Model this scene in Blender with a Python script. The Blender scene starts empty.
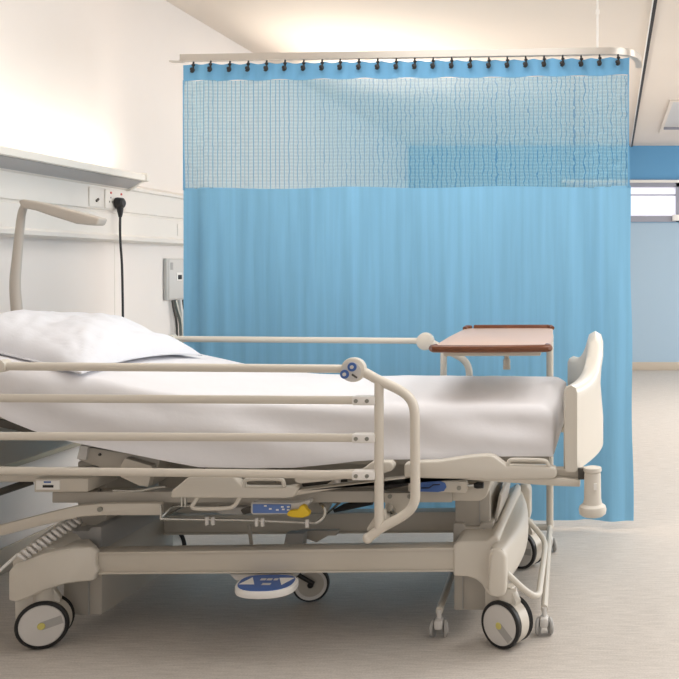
import bpy, bmesh, math, random
from mathutils import Vector, Matrix, noise as mnoise

random.seed(7)
PI = math.pi
C = bpy.context.scene.collection
F = 877.0                       # focal length in pixels of the 679 px frame
CX, CY, EYE = 612.0, 268.0, 1.21


def X(px, D): return (px - CX) * D / F
def Z(py, D): return EYE - (py - CY) * D / F
def P(px, py, D): return Vector((X(px, D), D, Z(py, D)))
def XZ(pts, D): return [(X(a, D), Z(b, D)) for a, b in pts]


# ------------------------------------------------------------------ materials
def srgb(r, g, b):
    f = lambda c: (c / 255 / 12.92) if c / 255 <= .04045 else ((c / 255 + .055) / 1.055) ** 2.4
    return (f(r), f(g), f(b), 1)


def mat(name, col, rough=.5, metal=0.0, spec=.5, bump=0, bscale=60, stretch=(1, 1, 1), var=0.0, emit=None, estr=0):
    m = bpy.data.materials.new(name); m.use_nodes = True
    nt = m.node_tree; b = nt.nodes['Principled BSDF']
    b.inputs['Base Color'].default_value = col
    b.inputs['Roughness'].default_value = rough
    b.inputs['Metallic'].default_value = metal
    b.inputs['Specular IOR Level'].default_value = spec
    if emit:
        b.inputs['Emission Color'].default_value = emit
        b.inputs['Emission Strength'].default_value = estr
    if bump or var:
        tc = nt.nodes.new('ShaderNodeTexCoord'); mp = nt.nodes.new('ShaderNodeMapping')
        mp.inputs['Scale'].default_value = stretch
        nz = nt.nodes.new('ShaderNodeTexNoise'); nz.inputs['Scale'].default_value = bscale
        nz.inputs['Detail'].default_value = 5
        nt.links.new(tc.outputs['Object'], mp.inputs['Vector']); nt.links.new(mp.outputs[0], nz.inputs['Vector'])
        if bump:
            bp = nt.nodes.new('ShaderNodeBump'); bp.inputs['Strength'].default_value = bump
            bp.inputs['Distance'].default_value = .01
            nt.links.new(nz.outputs['Fac'], bp.inputs['Height']); nt.links.new(bp.outputs[0], b.inputs['Normal'])
        if var:
            cr = nt.nodes.new('ShaderNodeValToRGB')
            lo = tuple(c * (1 - var) for c in col[:3]) + (1,); hi = tuple(min(1, c * (1 + var)) for c in col[:3]) + (1,)
            cr.color_ramp.elements[0].color = lo; cr.color_ramp.elements[1].color = hi
            cr.color_ramp.elements[0].position = .3; cr.color_ramp.elements[1].position = .7
            nt.links.new(nz.outputs['Fac'], cr.inputs['Fac']); nt.links.new(cr.outputs[0], b.inputs['Base Color'])
    return m


M = {}
M['cream'] = mat('cream_plastic', srgb(207, 201, 190), .38, bump=.02, bscale=300)
M['board'] = mat('cream_board_plastic', srgb(208, 202, 191), .35)
M['metal'] = mat('cream_painted_steel', srgb(199, 192, 180), .35, spec=.5)
M['rail'] = mat('rail_paint', srgb(214, 207, 195), .3)
M['greybeige'] = mat('grey_beige_plastic', srgb(180, 174, 164), .45, bump=.02, bscale=300)
M['grey'] = mat('grey_plastic', srgb(165, 163, 160), .45)
M['lightgrey'] = mat('light_grey_plastic', srgb(205, 202, 198), .4)
M['dark'] = mat('dark_steel', srgb(70, 66, 60), .5)
M['black'] = mat('black_rubber', srgb(22, 22, 23), .45)
M['chrome'] = mat('chrome', srgb(200, 200, 195), .22, metal=1)
M['steel'] = mat('zinc_steel', srgb(150, 150, 142), .35, metal=.8)
M['sheet'] = mat('white_sheet', srgb(231, 230, 233), .9, spec=.15, bump=.55, bscale=5.5, stretch=(1, 1.6, 1))
M['pillow'] = mat('white_pillowcase', srgb(226, 227, 232), .9, spec=.15, bump=.5, bscale=8, stretch=(1, 1.5, 1))
M['blue'] = mat('blue_panel', srgb(62, 98, 165), .35)
M['palblue'] = mat('button_blue', srgb(95, 125, 185), .35)
M['white'] = mat('white_plastic', srgb(235, 233, 229), .35)
M['yellow'] = mat('yellow_plastic', srgb(226, 190, 40), .35)
M['paleyellow'] = mat('pale_yellow', srgb(205, 195, 110), .5)
M['wood'] = mat('brown_edge', srgb(112, 66, 40), .3, var=.25, bscale=30, stretch=(1, 8, 8))
M['laminate'] = mat('beige_laminate', srgb(206, 176, 158), .35, var=.03, bscale=120)
M['alu'] = mat('cream_aluminium', srgb(196, 190, 182), .32, metal=.5)
M['rod'] = mat('white_rod', srgb(235, 232, 228), .4)
M['trunk'] = mat('white_trunking', srgb(229, 224, 217), .45)
M['fixture'] = mat('fixture_white', srgb(232, 228, 220), .4)
M['diffuser'] = mat('grey_diffuser', srgb(168, 168, 170), .35)
M['lamp_on'] = mat('uplight_tube', srgb(255, 240, 215), .5, emit=(1, .90, .76, 1), estr=1.6)
M['armgrey'] = mat('arm_grey', srgb(190, 182, 172), .45)
M['box'] = mat('wall_box_grey', srgb(196, 193, 188), .45)
M['wallwhite'] = mat('wall_paint', srgb(232, 226, 221), .7, spec=.25, var=.015, bscale=2.2)
M['ceil'] = mat('ceiling_paint', srgb(226, 216, 206), .8, spec=.2, var=.012, bscale=1.5)
M['plainwall'] = mat('plain_wall_paint', srgb(226, 222, 218), .8, spec=.2)
M['base'] = mat('skirting', srgb(190, 178, 162), .5)
M['winframe'] = mat('window_frame_grey', srgb(150, 152, 165), .45)
M['joint'] = mat('black_joint', srgb(38, 34, 32), .6)
M['bumper_rail'] = mat('wall_bumper', srgb(176, 170, 152), .5)
M['red'] = mat('red_neon', srgb(190, 60, 50), .4)
M['net_seam'] = mat('pale_seam_tape', srgb(196, 210, 215), .7)


def curtain_mat(name, col, trans=.05):
    m = bpy.data.materials.new(name); m.use_nodes = True; nt = m.node_tree
    b = nt.nodes['Principled BSDF']; out = nt.nodes['Material Output']
    tc = nt.nodes.new('ShaderNodeTexCoord'); mp = nt.nodes.new('ShaderNodeMapping')
    mp.inputs['Scale'].default_value = (26, 26, 1.1)
    nz = nt.nodes.new('ShaderNodeTexNoise'); nz.inputs['Scale'].default_value = 1; nz.inputs['Detail'].default_value = 6
    nt.links.new(tc.outputs['Object'], mp.inputs['Vector']); nt.links.new(mp.outputs[0], nz.inputs['Vector'])
    cr = nt.nodes.new('ShaderNodeValToRGB')
    cr.color_ramp.elements[0].position = .3; cr.color_ramp.elements[1].position = .72
    cr.color_ramp.elements[0].color = tuple(c * .90 for c in col[:3]) + (1,)
    cr.color_ramp.elements[1].color = tuple(min(1, c * 1.08) for c in col[:3]) + (1,)
    nt.links.new(nz.outputs['Fac'], cr.inputs['Fac']); nt.links.new(cr.outputs[0], b.inputs['Base Color'])
    bp = nt.nodes.new('ShaderNodeBump'); bp.inputs['Strength'].default_value = .25; bp.inputs['Distance'].default_value = .01
    nt.links.new(nz.outputs['Fac'], bp.inputs['Height']); nt.links.new(bp.outputs[0], b.inputs['Normal'])
    b.inputs['Roughness'].default_value = .75; b.inputs['Specular IOR Level'].default_value = .2
    tr = nt.nodes.new('ShaderNodeBsdfTranslucent'); nt.links.new(cr.outputs[0], tr.inputs['Color'])
    mx = nt.nodes.new('ShaderNodeMixShader'); mx.inputs[0].default_value = trans
    nt.links.new(b.outputs[0], mx.inputs[1]); nt.links.new(tr.outputs[0], mx.inputs[2])
    nt.links.new(mx.outputs[0], out.inputs['Surface'])
    return m


CURT = srgb(135, 192, 227)
M['curtain'] = curtain_mat('blue_curtain_cloth', CURT)
M['header'] = curtain_mat('blue_header_cloth', srgb(112, 170, 210))


def net_mat():
    """open mesh: pale threads with gaps that really let light and sight through"""
    m = bpy.data.materials.new('curtain_net'); m.use_nodes = True; nt = m.node_tree
    for n in list(nt.nodes):
        if n.type != 'OUTPUT_MATERIAL': nt.nodes.remove(n)
    out = nt.nodes['Material Output']
    N = nt.nodes.new; L = nt.links.new
    tc = N('ShaderNodeTexCoord'); sp = N('ShaderNodeSeparateXYZ'); L(tc.outputs['Object'], sp.inputs[0])
    nz = N('ShaderNodeTexNoise'); nz.inputs['Scale'].default_value = 24; nz.inputs['Detail'].default_value = 3
    L(tc.outputs['Object'], nz.inputs['Vector'])

    def math_(op, a, b=None, clamp=False):
        n = N('ShaderNodeMath'); n.operation = op; n.use_clamp = clamp
        for i, v in enumerate((a, b)):
            if v is None: continue
            if isinstance(v, (int, float)): n.inputs[i].default_value = v
            else: L(v, n.inputs[i])
        return n.outputs[0]
    ed = math_('MULTIPLY', math_('SUBTRACT', math_('ABSOLUTE', math_('ADD', sp.outputs['X'], 1.0)), .35), 1.5, True)
    nx = N('ShaderNodeTexNoise'); nx.noise_dimensions = '1D'; nx.inputs['Scale'].default_value = 30
    L(sp.outputs['X'], nx.inputs['W'])
    wob = math_('ADD', math_('MULTIPLY', math_('SUBTRACT', nz.outputs['Fac'], .5), math_('ADD', math_('MULTIPLY', ed, .022), .004)),
                math_('MULTIPLY', math_('SUBTRACT', nx.outputs['Fac'], .5), .012))
    xx = math_('ADD', sp.outputs['X'], wob)
    # vertical cords about 19 mm apart (dark blue), horizontal threads 13 mm apart (pale)
    fx = math_('ABSOLUTE', math_('SUBTRACT', math_('FRACT', math_('DIVIDE', xx, .0215)), .5))
    cord = math_('LESS_THAN', fx, .10)
    zz = math_('ADD', sp.outputs['Z'], math_('MULTIPLY', wob, .5))
    fz = math_('ABSOLUTE', math_('SUBTRACT', math_('FRACT', math_('DIVIDE', zz, .0165)), .5))
    thread = math_('LESS_THAN', fz, .17)
    fz2 = math_('ABSOLUTE', math_('SUBTRACT', math_('FRACT', math_('DIVIDE', zz, .094)), .5))
    band = math_('LESS_THAN', fz2, .035)
    fx2 = math_('ABSOLUTE', math_('SUBTRACT', math_('FRACT', math_('DIVIDE', xx, .0072)), .5))
    thr2 = math_('LESS_THAN', fx2, .2)
    cover = math_('MAXIMUM', math_('MAXIMUM', math_('MULTIPLY', cord, .8), math_('MULTIPLY', band, .66)),
                  math_('ADD', math_('ADD', math_('MULTIPLY', thread, .12), math_('MULTIPLY', thr2, .12)), .60))
    pale = N('ShaderNodeBsdfDiffuse'); pale.inputs['Color'].default_value = srgb(140, 186, 206)
    dkb = N('ShaderNodeBsdfDiffuse'); dkb.inputs['Color'].default_value = srgb(88, 142, 180)
    trl = N('ShaderNodeBsdfTranslucent'); trl.inputs['Color'].default_value = srgb(150, 196, 218)
    m0 = N('ShaderNodeMixShader'); m0.inputs[0].default_value = .25; L(pale.outputs[0], m0.inputs[1]); L(trl.outputs[0], m0.inputs[2])
    m1 = N('ShaderNodeMixShader'); L(cord, m1.inputs[0]); L(m0.outputs[0], m1.inputs[1]); L(dkb.outputs[0], m1.inputs[2])
    tp = N('ShaderNodeBsdfTransparent')
    m2 = N('ShaderNodeMixShader'); L(cover, m2.inputs[0]); L(tp.outputs[0], m2.inputs[1]); L(m1.outputs[0], m2.inputs[2])
    L(m2.outputs[0], out.inputs['Surface'])
    return m


M['net'] = net_mat()


def floor_mat():
    m = bpy.data.materials.new('vinyl_floor'); m.use_nodes = True; nt = m.node_tree
    b = nt.nodes['Principled BSDF']; N = nt.nodes.new; L = nt.links.new
    tc = N('ShaderNodeTexCoord')
    mp = N('ShaderNodeMapping'); mp.inputs['Scale'].default_value = (9, 90, 1); L(tc.outputs['Object'], mp.inputs['Vector'])
    n1 = N('ShaderNodeTexNoise'); n1.inputs['Scale'].default_value = 1.2; n1.inputs['Detail'].default_value = 8; n1.inputs['Roughness'].default_value = .7
    L(mp.outputs[0], n1.inputs['Vector'])
    n2 = N('ShaderNodeTexNoise'); n2.inputs['Scale'].default_value = 170; n2.inputs['Detail'].default_value = 2
    L(tc.outputs['Object'], n2.inputs['Vector'])
    ad = N('ShaderNodeMix'); ad.data_type = 'FLOAT'; ad.inputs[0].default_value = .35
    L(n1.outputs['Fac'], ad.inputs[2]); L(n2.outputs['Fac'], ad.inputs[3])
    cr = N('ShaderNodeValToRGB'); cr.color_ramp.elements[0].position = .36; cr.color_ramp.elements[1].position = .64
    cr.color_ramp.elements[0].color = srgb(176, 169, 161); cr.color_ramp.elements[1].color = srgb(207, 200, 192)
    L(ad.outputs[0], cr.inputs['Fac']); L(cr.outputs[0], b.inputs['Base Color'])
    b.inputs['Roughness'].default_value = .55; b.inputs['Specular IOR Level'].default_value = .22
    bp = N('ShaderNodeBump'); bp.inputs['Strength'].default_value = .06; bp.inputs['Distance'].default_value = .002
    L(n1.outputs['Fac'], bp.inputs['Height']); L(bp.outputs[0], b.inputs['Normal'])
    return m


M['floor'] = floor_mat()


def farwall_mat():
    """strong blue above the sill line, pale grey-blue below"""
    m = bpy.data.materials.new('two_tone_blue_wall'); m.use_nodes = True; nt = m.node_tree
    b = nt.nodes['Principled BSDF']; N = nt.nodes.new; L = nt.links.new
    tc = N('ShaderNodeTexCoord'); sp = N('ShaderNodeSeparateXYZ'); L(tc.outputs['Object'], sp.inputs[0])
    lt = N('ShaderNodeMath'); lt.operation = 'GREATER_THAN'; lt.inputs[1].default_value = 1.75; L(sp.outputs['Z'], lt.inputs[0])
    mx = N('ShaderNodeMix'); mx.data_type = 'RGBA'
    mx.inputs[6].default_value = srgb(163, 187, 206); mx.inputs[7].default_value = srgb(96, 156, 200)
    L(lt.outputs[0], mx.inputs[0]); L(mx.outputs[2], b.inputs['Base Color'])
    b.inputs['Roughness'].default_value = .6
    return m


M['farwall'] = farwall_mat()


def pane_mat():
    m = bpy.data.materials.new('frosted_pane'); m.use_nodes = True; nt = m.node_tree
    for n in list(nt.nodes):
        if n.type != 'OUTPUT_MATERIAL': nt.nodes.remove(n)
    out = nt.nodes['Material Output']; N = nt.nodes.new
    t = N('ShaderNodeBsdfTranslucent'); t.inputs['Color'].default_value = (.95, .93, .97, 1)
    g = N('ShaderNodeBsdfGlossy'); g.inputs['Roughness'].default_value = .3
    mx = N('ShaderNodeMixShader'); mx.inputs[0].default_value = .08
    nt.links.new(t.outputs[0], mx.inputs[1]); nt.links.new(g.outputs[0], mx.inputs[2]); nt.links.new(mx.outputs[0], out.inputs[0])
    return m


M['pane'] = pane_mat()


# ------------------------------------------------------------------ mesh builder
class MB:
    def __init__(s): s.bm = bmesh.new()

    def add(s, verts, faces, bevel=0, segs=2, angle=.5):
        t = bmesh.new(); vs = [t.verts.new(v) for v in verts]
        for f in faces:
            try: t.faces.new([vs[i] for i in f])
            except ValueError: pass
        bmesh.ops.recalc_face_normals(t, faces=t.faces)
        if bevel:
            t.edges.ensure_lookup_table()
            es = [e for e in t.edges if len(e.link_faces) == 2 and e.calc_face_angle(0) > angle]
            bmesh.ops.bevel(t, geom=es, offset=bevel, segments=segs, profile=.5, affect='EDGES', clamp_overlap=True)
        s._merge(t); return s

    def _merge(s, t):
        me = bpy.data.meshes.new('tmp'); t.to_mesh(me); t.free(); s.bm.from_mesh(me); bpy.data.meshes.remove(me)

    def box(s, x0, x1, y0, y1, z0, z1, bevel=0, segs=2, rot=None, piv=None):
        v = [Vector((x, y, z)) for x in (x0, x1) for y in (y0, y1) for z in (z0, z1)]
        if rot is not None:
            pv = piv or Vector(((x0 + x1) / 2, (y0 + y1) / 2, (z0 + z1) / 2))
            v = [pv + rot @ (p - pv) for p in v]
        return s.add(v, [(0, 1, 3, 2), (4, 6, 7, 5), (0, 4, 5, 1), (2, 3, 7, 6), (0, 2, 6, 4), (1, 5, 7, 3)], bevel, segs)

    def prism(s, xz, y0, y1, bevel=0, segs=2, angle=.5):
        n = len(xz)
        v = [Vector((a, y0, b)) for a, b in xz] + [Vector((a, y1, b)) for a, b in xz]
        f = [tuple(range(n)), tuple(range(2 * n - 1, n - 1, -1))] + [(i, (i + 1) % n, n + (i + 1) % n, n + i) for i in range(n)]
        return s.add(v, f, bevel, segs, angle)

    def prism_x(s, yz, x0, x1, bevel=0, segs=2):
        n = len(yz)
        v = [Vector((x0, a, b)) for a, b in yz] + [Vector((x1, a, b)) for a, b in yz]
        f = [tuple(range(n)), tuple(range(2 * n - 1, n - 1, -1))] + [(i, (i + 1) % n, n + (i + 1) % n, n + i) for i in range(n)]
        return s.add(v, f, bevel, segs)

    def tube(s, pts, r, seg=12, smooth=0, cap=True, flat=1.0):
        pts = [Vector(p) for p in pts]
        rr = r if isinstance(r, (list, tuple)) else [r] * len(pts)
        for _ in range(smooth):
            np_, nr = [pts[0]], [rr[0]]
            for i in range(len(pts) - 1):
                a, b = pts[i], pts[i + 1]
                np_ += [a * .75 + b * .25, a * .25 + b * .75]; nr += [rr[i] * .75 + rr[i + 1] * .25, rr[i] * .25 + rr[i + 1] * .75]
            np_.append(pts[-1]); nr.append(rr[-1]); pts, rr = np_, nr
        rings = []; up = None
        for i, p in enumerate(pts):
            t = (pts[min(i + 1, len(pts) - 1)] - pts[max(i - 1, 0)]).normalized()
            if up is None:
                up = Vector((0, 1, 0)) if abs(t.y) < .9 else Vector((0, 0, 1))
            a = (up - t * up.dot(t)).normalized(); b = t.cross(a); up = a
            rings.append([p + a * math.cos(2 * PI * k / seg) * rr[i] + b * math.sin(2 * PI * k / seg) * rr[i] * flat for k in range(seg)])
        v = [q for rg in rings for q in rg]; f = []
        for i in range(len(rings) - 1):
            for k in range(seg):
                f.append((i * seg + k, i * seg + (k + 1) % seg, (i + 1) * seg + (k + 1) % seg, (i + 1) * seg + k))
        if cap:
            f.append(tuple(range(seg))[::-1]); f.append(tuple((len(rings) - 1) * seg + k for k in range(seg)))
        return s.add(v, f)

    def lathe(s, prof, origin, axis=(0, 0, 1), seg=28, cap=True):
        """prof: list of (radius, height along axis)"""
        o = Vector(origin); ax = Vector(axis).normalized()
        q = Vector((0, 0, 1)).rotation_difference(ax)
        v = []; f = []
        for r, h in prof:
            for k in range(seg):
                v.append(o + q @ Vector((math.cos(2 * PI * k / seg) * r, math.sin(2 * PI * k / seg) * r, h)))
        for i in range(len(prof) - 1):
            for k in range(seg):
                f.append((i * seg + k, i * seg + (k + 1) % seg, (i + 1) * seg + (k + 1) % seg, (i + 1) * seg + k))
        if cap and prof[0][0] > 1e-6: f.append(tuple(range(seg))[::-1])
        if cap and prof[-1][0] > 1e-6: f.append(tuple((len(prof) - 1) * seg + k for k in range(seg)))
        return s.add(v, f)

    def ball(s, c, r, sc=(1, 1, 1), rot=None):
        t = bmesh.new(); bmesh.ops.create_uvsphere(t, u_segments=16, v_segments=10, radius=r)
        for v in t.verts:
            p = Vector((v.co.x * sc[0], v.co.y * sc[1], v.co.z * sc[2]))
            if rot is not None: p = rot @ p
            v.co = p + Vector(c)
        s._merge(t); return s

    def grid(s, fn, nu, nv, wrap_v=False):
        v = [Vector(fn(i / nu, j / nv)) for i in range(nu + 1) for j in range(nv + (0 if wrap_v else 1))]
        w = nv if wrap_v else nv + 1; f = []
        for i in range(nu):
            for j in range(nv):
                f.append((i * w + j, i * w + (j + 1) % w, (i + 1) * w + (j + 1) % w, (i + 1) * w + j))
        return v, f

    def build(s, name, m, parent=None, org=None, kind=None, angle=35, smooth=True):
        me = bpy.data.meshes.new(name)
        if parent is not None and org is None:
            r = parent
            while r.parent: r = r.parent
            org = r['_o'] if '_o' in r else (0, 0, 0)
        if org is not None:
            bmesh.ops.translate(s.bm, verts=s.bm.verts, vec=-Vector(org))
        s.bm.to_mesh(me); s.bm.free()
        if smooth:
            for p in me.polygons: p.use_smooth = True
            me.set_sharp_from_angle(angle=math.radians(angle))
        o = bpy.data.objects.new(name, me); C.objects.link(o)
        if m: me.materials.append(m)
        if parent is not None: o.parent = parent
        elif org is not None: o.location = org
        if kind: o['kind'] = kind
        return o


ORGS = {}


def thing(name, loc, label, cat, group=None):
    o = bpy.data.objects.new(name, None); C.objects.link(o); o.location = loc
    o.empty_display_size = .1
    o['_o'] = tuple(loc); o['label'] = label; o['category'] = cat
    ORGS[o.name] = o
    if group: o['group'] = group
    return o


def tag(o, label, cat, group=None):
    o['label'] = label; o['category'] = cat
    if group: o['group'] = group
    return o


# ------------------------------------------------------------------ the room
XL, XR, YB, YF, HC = -2.42, 4.2, -2.6, 10.4, 2.66

MB().box(XL - .1, XR + .1, YB - .1, YF + .1, -.1, 0).build('floor', M['floor'], kind='structure')
MB().box(XL - .1, XR + .1, YB - .1, YF + .1, HC, HC + .1).build('ceiling', M['ceil'], kind='structure')
MB().box(XL - .1, XL, YB, YF, 0, HC).build('wall_left', M['wallwhite'], kind='structure')

# far wall with the window opening
WX0, WX1, WZ0, WZ1 = -.58, 2.6, Z(222, YF), Z(182, YF)
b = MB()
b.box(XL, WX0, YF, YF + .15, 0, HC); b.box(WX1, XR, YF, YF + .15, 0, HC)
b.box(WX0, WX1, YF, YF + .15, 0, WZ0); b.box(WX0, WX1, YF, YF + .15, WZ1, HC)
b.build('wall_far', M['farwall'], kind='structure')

# right wall and back wall: sill and header around long window openings
b = MB(); b.box(XR, XR + .1, YB, YF, 0, .85); b.box(XR, XR + .1, YB, YF, 2.35, HC)
for y in (YB, .4, 3.4, 6.4, YF - .4): b.box(XR, XR + .1, y, y + .4, .85, 2.35)
b.build('wall_right', M['plainwall'], kind='structure')
b = MB(); b.box(XL, XR, YB - .1, YB, 0, .85); b.box(XL, XR, YB - .1, YB, 2.35, HC)
for x in (XL, .7, XR - .4): b.box(x, x + .4, YB - .1, YB, .85, 2.35)
b.build('wall_back', M['plainwall'], kind='structure')

# far window
fr = MB()
t = .06
fr.box(WX0, WX1, YF - .03, YF + .04, WZ1 - t, WZ1); fr.box(WX0, WX1, YF - .03, YF + .04, WZ0, WZ0 + .07)
xm = X(676, YF)
for x in (WX0, xm, WX1 - .05): fr.box(x, x + .05, YF - .03, YF + .04, WZ0, WZ1)
w1 = fr.build('window_1', M['winframe'], kind='structure')
MB().box(WX0 - .02, WX1 + .02, YF - .045, YF - .03, WZ1 - .012, WZ1 + .022, .004).build('window_head', M['white'], w1)
MB().box(WX0 + .05, xm, YF + .01, YF + .02, WZ0 + .07, WZ1 - t).build('pane', M['pane'], w1)
MB().box(xm + .05, WX1 - .05, YF + .01, YF + .02, WZ0 + .07, WZ1 - t).build('pane', M['pane'], w1)
zb = Z(195, YF)
MB().box(WX0 + .05, xm, YF - .005, YF + .008, zb - .008, zb + .008).build('glazing_bar', M['winframe'], w1)
MB().box(X(672, YF), X(683, YF), YF - .07, YF - .03, Z(221, YF), Z(215, YF), .006).build('window_handle', M['white'], w1)

# skirtings, ceiling joint, wall bumper, wall panel joint
MB().box(XL, XR, YF - .02, YF, 0, Z(362, YF), .004).build('baseboard_far', M['base'], kind='structure')
MB().box(XL, XL + .015, YB, YF - .02, 0, .1, .004).build('baseboard_left', M['base'], kind='structure')
XJ = .235
b = MB(); b.box(XJ - .011, XJ + .009, YB, YF, HC - .012, HC + .004)
j = b.build('trim_3', M['joint'], kind='structure')
MB().box(XJ - .017, XJ - .011, YB, YF, HC - .014, HC + .004).build('joint_edge', M['rod'], j)
MB().box(XL, XL + .035, YB, YF - .02, .41, .53, .012).build('trim_2', M['bumper_rail'], kind='structure')
MB().box(XL, XL + .0015, 4.266, 4.274, .53, 1.34).build('trim_4', M['trunk'], kind='structure')

# bed-head trunking along the left wall
XT = -2.37
b = MB()
prof = [(XL, 1.335), (XT - .012, 1.335), (XT + .012, 1.345), (XT + .014, 1.362), (XT, 1.372), (XT, 1.468), (XT - .01, 1.472), (XT - .01, 1.480),
        (XT, 1.484), (XT, 1.588), (XT + .012, 1.594), (XT + .012, 1.607), (XT - .03, 1.625), (XL, 1.625)]
b.prism(prof, 1.2, 7.2)
b.build('trim_1', M['trunk'], kind='structure', angle=30)

# ------------------------------------------------------------------ uplighters on the trunking
def wall_light(LY0, LY1, label):
    lt = thing('wall_light', (XT, (LY0 + LY1) / 2, 1.595), label, 'light')
    b = MB(); prof = [(XT + .004, 1.628), (-2.300, 1.640), (-2.285, 1.632), (-2.272, 1.636), (-2.272, 1.662), (-2.285, 1.668), (-2.30, 1.664), (-2.31, 1.652), (XT + .004, 1.64)]
    b.prism(prof, LY0, LY1); b.build('rim', M['fixture'], lt)
    b = MB(); b.prism([(XT + .004, 1.596), (XT + .016, 1.596), (-2.288, 1.631), (-2.300, 1.638), (XT + .004, 1.627)], LY0, LY1)
    b.build('diffuser', M['diffuser'], lt)
    b = MB(); b.prism([(XT + .002, 1.585), (XT + .02, 1.585), (-2.30, 1.626), (-2.262, 1.634), (-2.262, 1.672), (-2.29, 1.674), (XT + .002, 1.652)], LY1, LY1 + .022, .004)
    b.build('end_cap', M['fixture'], lt)
    MB().tube([(-2.335, LY0 + .05, 1.654), (-2.335, LY1 - .05, 1.654)], .011, 10).build('lamp_tube', M['lamp_on'], lt)


wall_light(2.3, 4.27, 'long white uplighter with grey sloping underside on the wall trunking')
wall_light(5.15, 7.1, 'white uplighter on the same trunking beyond the blue curtain')

# ------------------------------------------------------------------ sockets, plug with cord
def on_trunk(px, py, off=0.0):
    D = F * (-(XT + off)) / (CX - px)
    return Vector((XT + off, D, Z(py, D)))


def plate(name, pxa, pxb, zc, h, label, cat, nsw):
    ya, yb = on_trunk(pxa, 197).y, on_trunk(pxb, 197).y
    t_ = thing(name, (XT, (ya + yb) / 2, zc), label, cat)
    MB().box(XT + .001, XT + .0055, ya + .003, yb - .003, zc - h / 2, zc + h / 2, .002).build('plate', M['trunk'], t_)
    return t_, ya, yb


t_, ya, yb = plate('switched_outlet', 88, 103, 1.535, .088, 'small single white outlet with dark slanted switch beside the double socket', 'socket', 1)
ym = (ya + yb) / 2
MB().box(XT + .0055, XT + .012, ym - .012, ym + .012, 1.517, 1.527, .002, rot=Matrix.Rotation(.6, 3, 'X')).build('switch', M['dark'], t_)
t2, ya, yb = plate('double_socket', 104, 126, 1.535, .088, 'double white wall socket with a black plug in it', 'socket', 2)
for k in (.25, .72):
    yk = ya + (yb - ya) * k
    MB().box(XT + .0055, XT + .008, yk - .006, yk + .006, 1.560, 1.570, .001).build('switch', M['red'], t2)
for dy, dz in ((0, .012), (-.011, -.008), (.011, -.008)):
    yk = ya + (yb - ya) * .25
    MB().box(XT + .005, XT + .0062, yk + dy - .003, yk + dy + .003, 1.53 + dz - .004, 1.53 + dz + .004).build('pin_hole', M['dark'], t2)
MB().box(XT + .001, XT + .010, 5.0, 5.06, 1.385, 1.435, .003)
pc = on_trunk(119, 203, .022)
pcd = thing('power_cord', (XT, pc.y, pc.z), 'black plug with its cord hanging down behind the pillow', 'cord')
b = MB(); b.lathe([(.026, .0), (.027, .008), (.024, .03), (.016, .036)], (XT + .0105, pc.y, pc.z), (1, 0, 0))
b.tube([(XT + .026, pc.y, pc.z - .01), (XT + .028, pc.y, pc.z - .05), (XT + .028, pc.y, pc.z - .068)], [.018, .011, .007])
b.build('plug', M['black'], pcd)
cord = [Vector((XT + .028, pc.y, pc.z - .06))]
for px, py in ((120, 228), (120.5, 245), (122, 262), (122.5, 285), (123, 315)):
    cord.append(on_trunk(px, py, .03))
e = cord[-1]
cord += [Vector((e.x, e.y, .7)), Vector((e.x + .01, e.y, .25)), Vector((e.x + .03, e.y + .05, .02)), Vector((e.x + .1, e.y + .25, .012))]
MB().tube(cord, .0055, 8, smooth=2).build('cable', M['black'], pcd)

bp_ = MB().box(XT + .001, XT + .003, on_trunk(177, 229).y, on_trunk(181, 229).y, 1.385, 1.45, .0008).build('blank_plate', M['trunk'])
tag(bp_, 'tiny white blank plate on the trunking next to the curtain edge', 'plate')

# ------------------------------------------------------------------ wall control box behind the curtain edge
def on_wall(px, py, off=0.0):
    D = F * (-(XL + off)) / (CX - px)
    return Vector((XL + off, D, Z(py, D)))


y0 = on_wall(163, 270).y; z1, z0 = 1.262, 1.035
wb = thing('control_box', (XL, y0 + .16, z0), 'grey metal box with small black switch on the wall by the curtain edge', 'box')
MB().box(XL + .001, XL + .020, y0, y0 + .34, z0, z1, .004).build('housing', M['box'], wb)
MB().box(XL + .020, XL + .023, y0 + .02, y0 + .33, z0 + .008, z1 - .008, .002).build('cover', M['lightgrey'], wb)
MB().box(XL + .023, XL + .026, y0 + .10, y0 + .16, 1.14, 1.185, .001).build('switch_plate', M['white'], wb)
MB().box(XL + .026, XL + .031, y0 + .112, y0 + .146, 1.147, 1.172, .001).build('switch', M['black'], wb)
MB().box(XL + .023, XL + .025, y0 + .035, y0 + .06, 1.20, 1.24).build('slot', M['grey'], wb)
for k, (dy, c, mname, r) in enumerate(((.07, .02, 'dark', .006), (.10, .03, 'steel', .012), (.15, .0, 'lightgrey', .013), (.19, .015, 'dark', .007), (.22, .0, 'steel', .009))):
    pts = [(XL + .015, y0 + dy, z0 - .002), (XL + .02, y0 + dy + c * .5, z0 - .06), (XL + .028, y0 + dy + c * 1.6, z0 - .13), (XL + .026, y0 + dy + c * 1.6, .535 if k % 2 else .54), ]
    names = ['thin dark cable', 'steel conduit', 'pale grey hose', 'dark looped cable', 'outer steel pipe']
    o = MB().tube(pts, r, 8, smooth=2).build('pipe' if k in (1, 2, 4) else 'cable', M[mname], wb)

# ------------------------------------------------------------------ curtain track, curtain
TX0, TX1 = X(181, 4.17), .06


def yline(x): return 4.05 + (.0785 - x) / 2.12 * .12


tr = thing('curtain_track', (-1, yline(-1), 2.21), 'pale curtain track hanging from the ceiling with a bent right end', 'track')
pts = [(TX0 - .0, yline(TX0), 2.207), (-1.0, yline(-1.0), 2.208), (-.05, yline(-.05), 2.211), (.03, yline(.03) + .005, 2.211), (.085, 4.085, 2.211), (.115, 4.15, 2.211), (.128, 4.22, 2.211), (.130, 4.32, 2.211)]


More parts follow.
